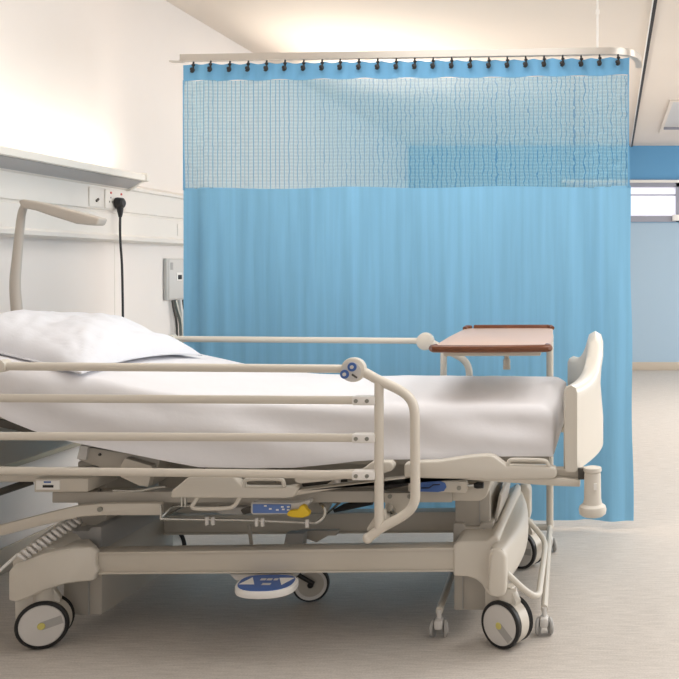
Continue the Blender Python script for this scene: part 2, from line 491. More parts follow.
def sweep_rect(b, pts, w, h0, h1, sm=3):
    pts = [Vector(p) for p in pts]
    for _ in range(sm):
        q = [pts[0]]
        for i in range(len(pts) - 1): q += [pts[i] * .75 + pts[i + 1] * .25, pts[i] * .25 + pts[i + 1] * .75]
        pts = q + [pts[-1]]
    v = []; f = []
    for i, p in enumerate(pts):
        t = (pts[min(i + 1, len(pts) - 1)] - pts[max(i - 1, 0)]); t.z = 0; t.normalize(); n = Vector((t.y, -t.x, 0))
        v += [p + n * w + Vector((0, 0, h0)), p + n * w + Vector((0, 0, h1)), p - n * w + Vector((0, 0, h1)), p - n * w + Vector((0, 0, h0))]
    for i in range(len(pts) - 1):
        for k in range(4): f.append((4 * i + k, 4 * i + (k + 1) % 4, 4 * i + 4 + (k + 1) % 4, 4 * i + 4 + k))
    f += [(0, 1, 2, 3), (4 * len(pts) - 1, 4 * len(pts) - 2, 4 * len(pts) - 3, 4 * len(pts) - 4)]
    b.add(v, f)


b = MB(); sweep_rect(b, pts, .012, -.010, .017); b.build('rail', M['alu'], tr)
b = MB(); sweep_rect(b, [(p[0], p[1], p[2]) for p in pts], .015, -.015, -.010); b.build('flange', M['alu'], tr)
MB().box(TX0 - .05, TX0 + .01, yline(TX0) - .016, yline(TX0) + .016, 2.188, 2.193, .001).build('end_plate', M['alu'], tr)
xr_ = X(597.5, 4.07)
b = MB(); b.tube([(xr_, yline(xr_), 2.225), (xr_, yline(xr_), HC - .002)], .0055, 10); b.lathe([(.009, 0), (.009, .02)], (xr_, yline(xr_), 2.385)); b.lathe([(.02, 0), (.02, .008)], (xr_, yline(xr_), HC - .009))
b.build('suspension_rod', M['rod'], tr)

CX0, CX1 = X(183, 4.17), .0785


def fold(x, z):
    u = (x - CX0) / (CX1 - CX0)
    k = 1 - max(0, min(1, (z - .056) / 2.13))
    g = .35 + .65 * k
    y = .003 * math.sin(x * 17 + .6 * math.sin(x * 5)) * g + .0015 * math.sin(x * 43 + 1.3 * z) * g
    y += .010 * mnoise.noise(Vector((x * 4.0, z * .35, 1.3))) + .004 * mnoise.noise(Vector((x * 16, z * .8, 7)))
    y += .030 * g * math.exp(-((u - .025) / .018) ** 2) - .022 * g * math.exp(-((u - .055) / .016) ** 2)
    y += .020 * g * math.exp(-((u - .90) / .022) ** 2) - .02 * g * math.exp(-((u - .955) / .02) ** 2)
    return y


ct = thing('privacy_curtain', (-1, yline(-1), .056), 'light blue hospital privacy curtain with pale mesh top behind the bed', 'curtain')
HK = [X(194 + (618 - 194) * i / 23, 4.17 - .12 * i / 23) for i in range(24)]


def ztop(x):
    t_ = (x - HK[0]) / (HK[1] - HK[0])
    return 2.184 - .007 * abs(math.sin(PI * t_)) ** 1.5 - .002


def sheet_part(name, m, zlo, zhi, nu, nv, off=0.0, th=.0022, x0=CX0, x1=CX1, flare=0):
    b = MB()

    def fn(u, v, o=0):
        x = x0 + (x1 - x0) * u; zl = zlo(x) if callable(zlo) else zlo; zh = zhi(x) if callable(zhi) else zhi
        z = zl + (zh - zl) * v
        k = 1 - (z - .056) / 2.13
        xx = x + flare * k * (u ** 3) * .02
        wig = .003 * math.sin(z * 9) * (u > .995)
        return (xx + wig, yline(x) + fold(x, z) + off + o, z)
    v, f = b.grid(fn, nu, nv)
    v2, f2 = b.grid(lambda u, w: fn(u, w, th), nu, nv)
    n = len(v); w = nv + 1
    faces = list(f) + [tuple(n + i for i in reversed(q)) for q in f2]
    rim = [i * w for i in range(nu + 1)] + [nu * w + j for j in range(1, w)] + [i * w + nv for i in range(nu - 1, -1, -1)] + [j for j in range(nv - 1, 0, -1)]
    for a in range(len(rim)):
        p, q = rim[a], rim[(a + 1) % len(rim)]
        faces.append((q, p, n + p, n + q))
    b.add(v + v2, faces)
    return b.build(name, m, ct, angle=60)


def zn0(x): return 1.588 + .004 * math.sin(x * 9)


sheet_part('cloth', M['curtain'], lambda x: .050 - .012 * (x + 1) + .005 * math.sin(x * 6 + 1), zn0, 320, 24, flare=1)
sheet_part('header_band', M['header'], lambda x: 2.100 + .003 * math.sin(x * 31), ztop, 320, 4)
b = MB()


def fnet(u, v):
    x = CX0 + (CX1 - CX0) * u; z = zn0(x) - .004 + (2.104 - zn0(x)) * v
    e = max(0, 1 - u / .25) + max(0, (u - .72) / .28)
    y = yline(x) + fold(x, z) + .0012 + e * .006 * mnoise.noise(Vector((x * 34, z * 34, 0)))
    return (x, y, z)


v, f = b.grid(fnet, 360, 70); b.add(v, f); b.build('mesh_panel', M['net'], ct, angle=80)
# hem along the net's right side
sheet_part('side_hem', M['header'], 1.58, 2.102, 3, 40, off=-.003, x0=CX1 - .006, x1=CX1 + .001)
sheet_part('side_hem', M['header'], 1.58, 2.102, 3, 40, off=-.003, x0=CX0 - .001, x1=CX0 + .006)
hook0 = None


def tz(x): return 2.1885 + .004 * (x - CX0) / 2.1


for i, hx in enumerate(HK):
    hy = yline(hx) + fold(hx, 2.15) - .012
    if hook0 is None:
        b = MB(); o = Vector((hx, hy, tz(hx)))
        b.tube([o + Vector((0, .004, 0)), o + Vector((0, -.002, -.016)), o + Vector((.003, -.006, -.03))], .0042, 8)
        b.ball(o + Vector((.002, -.005, -.017)), .0085, (1, .8, .8))
        b.ball(o + Vector((-.001, -.007, -.039)), .0105, (1.25, .7, .95), Matrix.Rotation(.8, 3, 'Y'))
        b.tube([o + Vector((.004, -.007, -.03)), o + Vector((.009, -.008, -.043)), o + Vector((.001, -.010, -.053)), o + Vector((-.009, -.008, -.048))], .0035, 8, smooth=1)
        hook0 = b.build('hook', M['black'], ct); ho = o.copy(); hk = hook0
    else:
        hk = hook0.copy(); C.objects.link(hk)
        hk.location = Vector((hx, hy, tz(hx))) - ho

# ------------------------------------------------------------------ ceiling panel light
pl = thing('ceiling_panel_light', (.86, 8.9, HC - .03), 'flat grey recessed panel light on the ceiling far right', 'light')
xa, xb, ya, yb = X(659, 9.9), 1.16, 7.6, X(0, 1) * 0 + F * (HC - EYE) / (CY - 127)
b = MB()
b.box(xa - .03, xb + .03, yb, yb + .35, HC - .012, HC - .001); b.box(xa - .03, xa, ya, yb, HC - .012, HC - .001)
b.box(xb, xb + .03, ya, yb, HC - .012, HC - .001); b.box(xa - .03, xb + .03, ya - .03, ya, HC - .012, HC - .001)
b.build('frame', M['ceil'], pl)
MB().box(xa, xb, ya, yb - .03, HC - .006, HC - .001).build('diffuser', M['lightgrey'], pl)
MB().box(xa, xb, yb - .03, yb, HC - .03, HC - .001, .002).build('end_lip', M['winframe'], pl)

# ------------------------------------------------------------------ arm lamp behind pillow
DL = 3.3
lm = thing('arm_lamp', (X(17, DL), DL, .8615), 'grey bent arm lamp on a curved post standing behind the pillow', 'lamp')
b = MB(); b.tube([P(17.5, 351, DL), P(18.5, 335, DL), P(17, 313, DL), P(14.5, 284, DL), P(17, 259, DL), P(20, 225, DL), P(22, 211, DL), P(26, 203, DL), P(32, 204, DL)], [.0195, .0195, .0195, .0185, .0165, .0145, .0135, .0125, .012], 14, smooth=2)
b.build('post', M['armgrey'], lm)
MB().prism(XZ([(23, 201), (27, 199.5), (45, 203), (60, 206.5), (104, 218.5), (101, 225.5), (92, 225.5), (80, 224), (56, 216.5), (40, 211), (26, 208)], DL), DL - .03, DL + .03, .008, 3, .3).build('arm', M['armgrey'], lm)
MB().box(-2.262, -2.165, DL - .03, DL + .03, .8615, .90, .006).build('clamp', M['armgrey'], lm)

# ------------------------------------------------------------------ the bed
CD = 3.17                                     # middle of the bed's width


def fd(D): return 2 * CD - D


bed = thing('hospital_bed', (-1.1, CD, 0), 'cream adjustable hospital bed on castors with raised tubular side rails', 'bed')


def both(fn):
    """near side and far side of the bed"""
    for side in (0, 1): fn(side)


def rng(D0, D1, side): return (D0, D1) if side == 0 else (fd(D1), fd(D0))


# base beams
for s in (0, 1):
    d0, d1 = ((2.81, 2.86), (3.31, 3.36))[s]; dd = 2.81 if s == 0 else 2.885; b = MB()
    b.prism(XZ([(93, 553.5), (456, 549.5), (456, 570), (93, 573)], dd), d0, d1, .004)
    e0, e1 = d0 - .006, d1 + .006
    b.prism(XZ([(93, 552), (456, 547), (456, 549.6), (93, 554)], dd), e0, e1, .001)
    b.prism(XZ([(93, 572), (456, 569.5), (456, 571), (93, 574)], dd), e0, e1, .001)
    b.build('base_beam', M['metal'], bed)

# lift columns
x0, x1 = X(62, 2.9), X(101, 2.9)
cl = MB().box(x0, x1, 2.905, 3.38, .06, .345, .006).build('lift_column', M['greybeige'], bed)
MB().prism(XZ([(61, 531), (69, 527), (72, 531), (88, 531), (91, 527), (101, 527), (101, 551), (97, 551), (96, 547), (64, 547), (61, 543)], 2.88), 2.882, 3.39, .006).build('column_collar', M['grey'], cl)
MB().box(x0 + .02, x1 - .01, 2.95, 3.35, .33, .56, .006).build('inner_column', M['greybeige'], cl)
MB().box(X(88, 2.9), X(89.2, 2.9), 2.9, 2.906, .062, .25).build('panel_joint', M['grey'], cl)
# foot end
cl = MB().box(X(454, 2.92), X(486, 2.92), 2.92, 3.40, .07, .20, .005).build('lift_column', M['greybeige'], bed)
MB().prism(XZ([(453, 524), (455.5, 523), (463, 523.5), (465, 527), (478.5, 527), (481, 523), (493, 523), (493, 548), (453, 548)], 2.93), 2.93, 3.39, .004).build('column_collar', M['greybeige'], cl)
MB().box(X(455, 2.95), X(490, 2.95), 2.95, 3.37, .33, .50, .005).build('inner_column', M['greybeige'], cl)
MB().box(X(484, 2.94), X(485, 2.94), 2.925, 2.931, Z(547, 2.93), Z(528, 2.93)).build('panel_joint', M['grey'], cl)
MB().box(X(479.5, 2.955), X(480.5, 2.955), 2.945, 2.951, .355, .48).build('panel_joint', M['grey'], cl)
MB().box(X(462.5, 2.92), X(463.5, 2.92), 2.915, 2.921, .075, .19).build('panel_joint', M['grey'], cl)
# moulded cover round the foot column, concave towards the castor
MB().prism(XZ([(453, 545), (459, 541), (487, 541), (494, 535), (499, 538), (499, 580), (490, 597), (486, 593), (482, 585), (476, 580), (468, 577), (453, 576.5)], 2.80), 2.80, 3.48, .008, 3).build('base_cover', M['cream'], bed)

# head end corner covers
poly = [(8, 572), (8, 601), (16, 602.6), (28, 598), (40, 592.5), (52, 588), (64, 584.5), (78, 582.5), (94, 581), (95, 575), (98, 572), (95, 566), (95, 557), (97, 552), (91, 547), (70, 549), (53, 552), (40, 555), (26, 559), (14, 564)]
for s in (0, 1):
    df = lambda a: 2.742 + .050 * max(0, min(1, (a - 45) / 45)) ** 1.5
    v = []; nn = len(poly)
    for a, c in poly: v.append(Vector((X(a, df(a)), df(a), Z(c, df(a)))))
    for a, c in poly: v.append(Vector((X(a, df(a)), 2.87 if a < 90 else 2.815, Z(c, df(a)))))
    if s: v = [Vector((p.x, fd(p.y), p.z)) for p in v]
    MB().add(v, [tuple(range(nn)), tuple(range(2 * nn - 1, nn - 1, -1))] + [(i, (i + 1) % nn, nn + (i + 1) % nn, nn + i) for i in range(nn)], .011, 3, .4).build('corner_cover', M['cream'], bed)
b = MB()
v, f = b.grid(lambda u, w: (-1.815 + .085 * math.cos(2 * PI * w) * (1 - .15 * math.sin(PI * u)), 2.78 + .78 * u, .275 + .05 * math.sin(PI * u) + .055 * math.sin(2 * PI * w)), 16, 16, True)
f += [tuple(range(16)), tuple(16 * 16 + k for k in range(16))]
b.add(v, f); b.build('end_cover', M['cream'], bed)

# foot end curved cover running across the bed
b = MB()


def footcov(u, w):
    D = 2.735 + .83 * u; k = math.sin(PI * u)
    xi = -.385 - .035 * u; xo = -.333 + .045 * k - .03 * u
    zt = .336 - .022 * u + .008 * k; zb_ = .205 - .015 * k
    c, s_ = math.cos(2 * PI * w), math.sin(2 * PI * w)
    sq = lambda q: math.copysign(abs(q) ** .55, q)
    return ((xi + xo) / 2 + (xo - xi) / 2 * sq(c), D, (zt + zb_) / 2 + (zt - zb_) / 2 * sq(s_))


v, f = b.grid(footcov, 28, 24, True); f += [tuple(range(24)), tuple(28 * 24 + k for k in range(24))]
b.add(v, f)
b.build('end_cover', M['cream'], bed, angle=50)
for s in (0, 1):
    d0, d1 = rng(2.728, 2.80, s)
    MB().prism(XZ([(489.5, 563), (490, 554), (495, 548), (502, 549), (506.5, 556), (506.5, 590), (504.5, 596), (497, 597), (489, 595.5), (488, 588)], 2.735), d0, d1, .014, 3, .3).build('corner_cover', M['cream'], bed)
# slanted latch plate
MB().prism(XZ([(491.5, 536), (494.5, 536.5), (502.5, 494), (500, 492)], 3.0), 2.98, 3.3, .003).build('latch_plate', M['greybeige'], bed)


# castors
def wheel_set(cx, cy, r, yaw, hub='lightgrey', stripe=0.5):
    n = Vector((math.sin(yaw), -math.cos(yaw), 0))          # points out towards the camera side
    tx = Vector((math.cos(yaw), math.sin(yaw), 0)); c = Vector((cx, cy, r + .001))
    fk = MB()
    fk.tube([c + Vector((0, 0, r * .2)), c + Vector((0, 0, r * 1.45))], r * .42, 16)
    fk.box(-r * .85, r * .25, -.010, .010, -r * .1, r * 1.2, .006, rot=None) if False else None
    # housing between the wheels, trailing to the left
    q = Matrix.Rotation(yaw, 3, 'Z')
    hb = []
    for a, h in ((-1.02, .0), (-1.05, 1.1), (-.9, 1.5), (.3, 1.5), (.6, .95), (.45, .2), (0, -.2)):
        hb.append((a * r, h * r))
    vs = [c + q @ Vector((a, w, h)) for w in (-.014, .014) for a, h in hb]; nn = len(hb)
    fk.add(vs, [tuple(range(nn)), tuple(range(2 * nn - 1, nn - 1, -1))] + [(i, (i + 1) % nn, nn + (i + 1) % nn, nn + i) for i in range(nn)], .003)
    fk.lathe([(r * .3, -.020), (r * .955, -.020), (r * .965, 0), (r * .955, .020), (r * .3, .020)], c, n, 40)
    ca = fk.build('castor', M['cream'], bed)
    for sgn in (1, -1):
        o = c + n * (.018 * sgn)
        wv = 1 if sgn == 1 else .6
        MB().lathe([(r * .80, .0242 - .0242 * wv), (r * .93, .0242 - .0242 * wv), (r * .985, .0242 - .0142 * wv), (r, .0242 - .0102 * wv), (r * .99, .020), (r * .94, .0235), (r * .86, .024), (r * .86, .022)], o, n * sgn, 40).build('tyre', M['black'], ca)
        hc = MB().lathe([(r * .85, .004), (r * .85, .022), (r * .82, .0245), (r * .2, .027), (1e-5, .0272)], o, n * sgn, 40).build('hub_cap', M[hub], ca)
        if sgn == 1:
            d = (tx * math.cos(stripe) + Vector((0, 0, 1)) * math.sin(stripe)); e = n.cross(d)
            w = r * .17; z_ = o + n * .0278
            pr = [z_ - e * w, z_ + e * w, z_ + e * w + d * r * .78 - n * .0028, z_ - e * w + d * r * .78 - n * .0028]
            MB().add(pr + [p - n * .003 for p in pr], [(0, 1, 2, 3), (7, 6, 5, 4), (0, 4, 5, 1), (1, 5, 6, 2), (2, 6, 7, 3), (3, 7, 4, 0)]).build('brake_stripe', M['grey'], ca)
            MB().lathe([(r * .15, 0), (r * .13, .002)], z_ + n * .0002, n, 20).build('axle_cap', M['paleyellow'], ca)
    return ca


RW = .076
wheel_set(X(44, 2.81), 2.815, RW, math.radians(20), stripe=.25)
wheel_set(X(507, 2.81), 2.815, RW, math.radians(-30), stripe=-.75)
wheel_set(X(44, 2.81) + .01, 3.555, RW, math.radians(-25), stripe=.3)
wheel_set(-.352, 3.555, RW, math.radians(-30), stripe=0.02)

# fifth, central steering castor with bracket and grey strut plate
c = Vector((X(311, 3.18), 3.18, .066)); r = .065
ca = MB().tube([c + Vector((-.0, .02, .01)), c + Vector((-.055, .01, .075)), c + Vector((-.09, .0, .1))], .014, 10).build('centre_castor', M['dark'], bed)
b = MB(); b.lathe([(r * .78, -.012), (r * .95, -.013), (r, -.006), (r, .006), (r * .95, .013), (r * .78, .012), (r * .78, -.012)], c, (.25, -1, 0), 36, False); b.build('tyre', M['black'], ca)
b = MB(); b.lathe([(r * .70, -.011), (r * .86, -.014), (r * .86, .014), (r * .70, .011), (r * .70, -.011)], c, (.25, -1, 0), 36, False); b.build('wheel_ring', M['lightgrey'], ca)
b = MB(); b.lathe([(r * .70, -.008), (r * .70, .008), (r * .2, .010), (1e-5, .012)], c, (.25, -1, 0), 36); b.build('wheel_disc', M['greybeige'], ca)
b = MB(); b.ball(c + Vector((.004, -.018, .0)), .011); b.tube([c + Vector((-.07, -.02, .075)), c + Vector((-.03, -.025, .035)), c + Vector((.02, -.025, .008))], .008, 8); b.build('axle', M['black'], ca)
MB().prism(XZ([(289, 531), (307, 531), (303, 570), (281, 570)], 3.15), 3.12, 3.16, .004).build('strut_plate', M['grey'], bed)
MB().tube([P(249, 525, 3.1), P(253, 556, 3.1)], .007, 8).build('strut', M['greybeige'], bed)
b = MB(); b.prism(XZ([(300, 529), (340, 529), (338, 534), (330, 534), (318, 541), (308, 537)], 3.2), 3.18, 3.2, .002); b.build('bracket', M['greybeige'], bed)

# foot-operated height pedal below the near beam
pdl = MB().prism(XZ([(233, 571), (296, 571), (296, 577.5), (240, 577.5)], 2.86), 2.83, 2.93, .003).build('pedal_bracket', M['lightgrey'], bed)
DP = 2.72
cxp, hw = X(262.5, DP), X(293, DP) - X(262.5, DP)
zt, zbm = Z(587, DP), Z(595.5, DP)


def pedal_outline(sc=1.0, n=40):
    out = []
    for k in range(n):
        a = 2 * PI * k / n; c_, s_ = math.cos(a), math.sin(a)
        x = math.copysign(abs(c_) ** .6, c_) * hw * sc; y = math.copysign(abs(s_) ** .75, s_) * .050
        y = y * sc - (0.018 * (1 - (x / hw) ** 2) if s_ < 0 else 0)
        out.append((cxp + x, DP + .035 + y))
    return out


def slab(b, outl, z0, z1, bevel=0, tilt=0.0):
    n = len(outl)
    v = [Vector((x, y, z0 + (y - DP) * tilt)) for x, y in outl] + [Vector((x, y, z1 + (y - DP) * tilt)) for x, y in outl]
    b.add(v, [tuple(range(n)), tuple(range(2 * n - 1, n - 1, -1))] + [(i, (i + 1) % n, n + (i + 1) % n, n + i) for i in range(n)], bevel)


TL = .10
b = MB(); slab(b, pedal_outline(), zbm + .002, zt, .006, TL); pdm = b.build('foot_pedal', M['white'], bed)
b = MB(); slab(b, pedal_outline(.9), zt - .002, zt + .002, .0, TL); b.build('pedal_panel', M['blue'], pdm)


def on_pedal(x, y): return Vector((cxp + x, DP + .035 + y, zt + .0030 + (.035 + y) * TL))


for sx, up in ((-1, 1), (1, -1)):
    a = [on_pedal(sx * .055 - .024, -.022 * up), on_pedal(sx * .055 + .024, -.022 * up), on_pedal(sx * .055, .026 * up)]
    if up < 0: a = [on_pedal(sx * .055 - .024, .022), on_pedal(sx * .055 + .024, .022), on_pedal(sx * .055, -.026)]
    MB().add(a + [p - Vector((0, 0, .002)) for p in a], [(0, 1, 2), (5, 4, 3), (0, 3, 4, 1), (1, 4, 5, 2), (2, 5, 3, 0)]).build('arrow_mark', M['white'], pdm)
for xx, yy, w in ((-.016, .012, .009), (.004, .012, .009), (.024, .012, .007), (.006, -.020, .015)):
    a = [on_pedal(xx - w * .9, yy - .006), on_pedal(xx + w * .9, yy - .006), on_pedal(xx + w * .9, yy + .006), on_pedal(xx - w * .9, yy + .006)]
    MB().add(a + [p - Vector((0, 0, .002)) for p in a], [(0, 1, 2, 3), (7, 6, 5, 4), (0, 4, 5, 1), (1, 5, 6, 2), (2, 6, 7, 3), (3, 7, 4, 0)]).build('icon_mark', M['lightgrey'], pdm)

# U-shaped brake bar at the foot end
MB().tube([(-.335, 2.775, .245), (-.262, 2.80, .165), (-.236, 2.835, .150), (-.240, 2.92, .150), (-.252, 3.30, .150), (-.258, 3.38, .155), (-.285, 3.42, .18), (-.36, 3.44, .25)], .0105, 12, smooth=2).build('brake_bar', M['cream'], bed)

# chassis
for s in (0, 1):
    d0, d1 = rng(2.82, 2.87, s)
    MB().prism(XZ([(52, 492), (452, 491), (452, 502.5), (52, 503)], 2.82), d0, d1, .003).build('side_beam', M['greybeige'], bed)
for xa in (-1.75, -1.15, -.62):
    MB().box(xa, xa + .05, 2.87, 3.47, .50, .55, .004).build('cross_beam', M['greybeige'], bed)
MB().prism(XZ([(158, 453), (450, 453), (450, 500), (331, 502), (326, 513), (158, 513)], 3.18), 3.18, 3.22, .004).build('centre_beam', M['greybeige'], bed)
# bent lift arm at head end
for s in (0, 1):
    d0, d1 = rng(2.775, 2.80, s)
    MB().prism(XZ([(-60, 540), (0, 525.5), (40, 515), (75, 506.5), (100, 504), (160, 503.5), (160, 515.5), (100, 515.5), (80, 517), (40, 526), (0, 536.5), (-60, 551)], 2.775), d0, d1, .003).build('lift_arm', M['metal'], bed)
    MB().lathe([(.008, 0), (.008, .006)], (X(100.5, 2.775), d0 if s == 0 else d1, Z(509, 2.775)), (0, -1 if s == 0 else 1, 0), 14).build('pivot_bolt', M['steel'], bed)
# battery box
bb = MB().prism(XZ([(34, 478.5), (88, 478.5), (88, 492), (34, 492.5)], 2.78), 2.78, 2.95, .004).build('battery_box', M['metal'], bed)
MB().prism(XZ([(36.5, 480.5), (60, 480.5), (60, 489.5), (36.5, 489.5)], 2.779), 2.776, 2.781, .0005).build('label_plate', M['white'], bb)
MB().prism(XZ([(43, 485), (53.5, 485), (53.5, 487.5), (43, 487.5)], 2.776), 2.774, 2.777).build('slot', M['black'], bb)
MB().prism(XZ([(44, 481.3), (51, 481.3), (51, 482.8), (44, 482.8)], 2.776), 2.7745, 2.777).build('blue_mark', M['blue'], bb)
# tilted actuator blocks under the back section
ab = MB().prism(XZ([(78, 460), (81, 446), (124, 453), (160, 459.5), (152, 486), (130, 478)], 2.83), 2.83, 2.92, .004).build('back_actuator', M['greybeige'], bed)
MB().prism(XZ([(76.5, 459), (80, 445), (88, 446.5), (86, 460)], 2.822), 2.822, 2.925, .002).build('actuator_cap', M['lightgrey'], ab)
MB().prism(XZ([(120, 466), (125, 458), (152, 466), (148, 487), (139, 486), (120, 477)], 2.80), 2.80, 2.83, .003).build('actuator_arm', M['metal'], ab)
MB().tube([P(113, 490.5, 2.79), P(140, 491.5, 2.79), P(152, 488, 2.79), P(166, 486.5, 2.79)], .004, 8, smooth=1).build('steel_link', M['chrome'], ab)
b = MB(); b.tube([P(-30, 502, 2.85), P(33, 481, 2.95)], .012, 8); b.build('head_strut', M['dark'], bed)
for px, py in ((100, 454.5), (100, 490)):
    MB().lathe([(.005, 0), (.004, .004)], P(px, py, 2.829 if py < 470 else 2.819), (0, -1, 0), 10).build('screw', M['dark'], ab)

# coiled lead
h0, h1 = P(20, 558, 2.725), P(80, 518, 2.83)
dirv = (h1 - h0); L_ = dirv.length; dirn = dirv.normalized(); a_ = dirn.cross(Vector((0, 1, 0))).normalized(); b_ = dirn.cross(a_)
hp = [h0 - dirn * .07]
for k in range(0, 12 * 14 + 1):
    th = 2 * PI * k / 14; hp.append(h0 + dirv * (k / (12 * 14)) + a_ * .013 * math.cos(th) + b_ * .013 * math.sin(th))
hp.append(h1 + dirn * .06)
MB().tube(hp, .0052, 8).build('coiled_lead', M['lightgrey'], bed)

# mattress deck
PX, PZ, RISE = -1.24, .780, math.tan(math.radians(11.5))
MB().box(-1.24, -.20, 2.80, 3.54, .583, .608, .004).build('mattress_deck', M['greybeige'], bed)
zz = lambda x: PZ + max(0, PX - x) * RISE
b = MB(); v = []
for x in (-1.245, -2.14):
    for D in (2.80, 3.54):
        for o in (-.175, -.197): v.append(Vector((x, D, zz(x) + o)))
b.add(v, [(0, 1, 3, 2), (4, 6, 7, 5), (0, 4, 5, 1), (2, 3, 7, 6), (0, 2, 6, 4), (1, 5, 7, 3)], .004); b.build('backrest_deck', M['greybeige'], bed)
for s in (0,):
    d0, d1 = rng(2.80, 2.835, s); b = MB()
    b.prism([(-1.3, zz(-1.3) - .198), (-2.14, zz(-2.14) - .198), (-2.14, zz(-2.14) - .225), (-1.3, zz(-1.3) - .225)], d0, d1, .003); b.build('backrest_frame', M['dark'], bed)
b = MB(); b.box(-2.205, -2.17, 2.74, 3.60, .50, .86, .012); b.build('headboard', M['board'], bed)
MB().box(-2.168, -1.74, 2.88, 2.93, .507, .530, .003).build('head_bracket', M['metal'], bed)

# moulded side panels with grab handles
DSD = 2.705


def panel(pts, m='cream', d=(2.705, 2.745), bev=.006):
    out = []
    for s in (0, 1):
        d0, d1 = rng(d[0], d[1], s)
        out.append(MB().prism(XZ(pts, 2.705), d0, d1, bev, 3).build('side_panel', M[m], bed))
    return out


def grab(par, pts, D=2.712, r=.0062, name='grab_handle'):
    for s, o in enumerate(par):
        MB().tube([Vector((X(a, D), D if s == 0 else fd(D), Z(c, D))) for a, c in pts], r, 10, smooth=2).build(name, M['cream'], o)


pa = panel([(171, 491), (189, 476.5), (233, 476.5), (243, 487.5), (284, 488), (296, 486), (299, 488), (293, 497.5), (284, 498.5), (171, 498)])
grab(pa, [(244, 487), (245, 480), (249, 478.8), (279, 478.8), (283.5, 480.5), (284, 487)])
grab(pa, [(198, 497), (194, 503), (191.5, 507), (196, 509), (228, 508.5), (235, 506), (240, 497)])
pb = panel([(294, 474), (360, 471), (372, 462), (390, 461.5), (394, 466), (392, 471), (376, 476), (340, 480), (300, 484), (294, 482)])
pc_ = panel([(404, 464), (415, 462), (440, 461), (470, 456.5), (488, 455), (494, 456.5), (500, 461), (507, 466), (548, 467), (556, 468), (557, 476), (553, 479), (500, 479.5), (404, 478)])
grab(pc_, [(507, 466), (509, 460.5), (513, 459.5), (542, 460), (547, 461.5), (549, 466.5)])
for s in (0, 1):
    d0, d1 = rng(2.712, 2.752, s)
    MB().prism(XZ([(170, 497.0), (172, 493), (299, 490), (404, 478), (470, 478), (556, 478.5), (580, 480), (580, 487), (552, 486), (470, 480), (410, 479), (330, 490), (290, 496.5)], 2.712), d0, d1, .003).build('foot_side_beam', M['metal'], bed)
    d0, d1 = rng(2.84, 2.86, s)
# under-deck frame right of the rail, plates
pl_ = MB().prism(XZ([(384, 493), (412, 493), (411, 508), (405, 513), (386, 513)], 2.80), 2.80, 2.815, .002).build('rail_plate', M['metal'], bed)
for px in (390, 409.5):
    MB().lathe([(.007, 0), (.007, .004)], P(px, 496.3, 2.8), (0, -1, 0), 12).build('bolt', M['steel'], pl_)
b = MB(); b.tube([P(389, 507, 2.74), P(392, 511, 2.80)], .013, 12); b.tube([P(391, 517, 2.75), P(394, 514, 2.80)], .009, 12); b.build('rail_pivot', M['chrome'], bed)
# knee gas spring, black lever
MB().tube([P(384, 487, 2.8), P(412, 479.5, 2.8)], [.010, .016], 10).build('gas_spring', M['black'], bed)
b = MB(); b.tube([P(334, 511, 2.95), P(345, 507, 2.95), P(372, 501, 2.95)], [.006, .012, .013], 10); b.build('release_lever', M['black'], bed)
MB().prism(XZ([(308, 500), (316, 492), (336, 478), (342, 478), (325, 494), (315, 503)], 2.84), 2.84, 2.86, .002).build('knee_link', M['metal'], bed)
MB().prism(XZ([(300, 481), (345, 477), (345, 486), (303, 487)], 2.87), 2.87, 2.9, .002).build('knee_bracket', M['dark'], bed)
MB().tube([P(336, 487, 2.83), P(338, 479, 2.83)], .010, 10).build('knee_pin', M['lightgrey'], bed)

# tilt lever with blue label at the foot end
cp = MB().prism(XZ([(408, 480), (466, 481.5), (468, 486), (466, 493), (408, 491.5)], 2.775), 2.775, 2.80, .003).build('tilt_lever', M['metal'], bed)
MB().prism(XZ([(418, 481.5), (440, 481), (445, 483), (446.5, 487), (444, 491), (438, 492), (418, 491.5)], 2.773), 2.771, 2.776, .001).build('lever_label', M['blue'], cp)
MB().tube([P(421, 488, 2.769), P(429, 488, 2.769), P(433, 485, 2.769), P(440, 484.5, 2.769)], .0018, 6).build('pictogram', M['black'], cp)
MB().tube([P(464, 485.7, 2.78), P(477, 485.3, 2.78)], .005, 10).build('pin', M['chrome'], cp)
MB().tube([P(474, 485.5, 2.78), P(477, 485.3, 2.78), P(483.5, 485.2, 2.78)], [.007, .011, .010], 12).build('knob', M['black'], cp)
MB().lathe([(.007, 0), (.007, .003)], P(459, 488, 2.775), (0, -1, 0), 12).build('bolt', M['steel'], cp)
MB().prism(XZ([(452, 492), (486, 480), (491, 481), (486, 497), (480, 501), (452, 501)], 2.83), 2.83, 3.50, .003).build('column_head', M['metal'], bed)

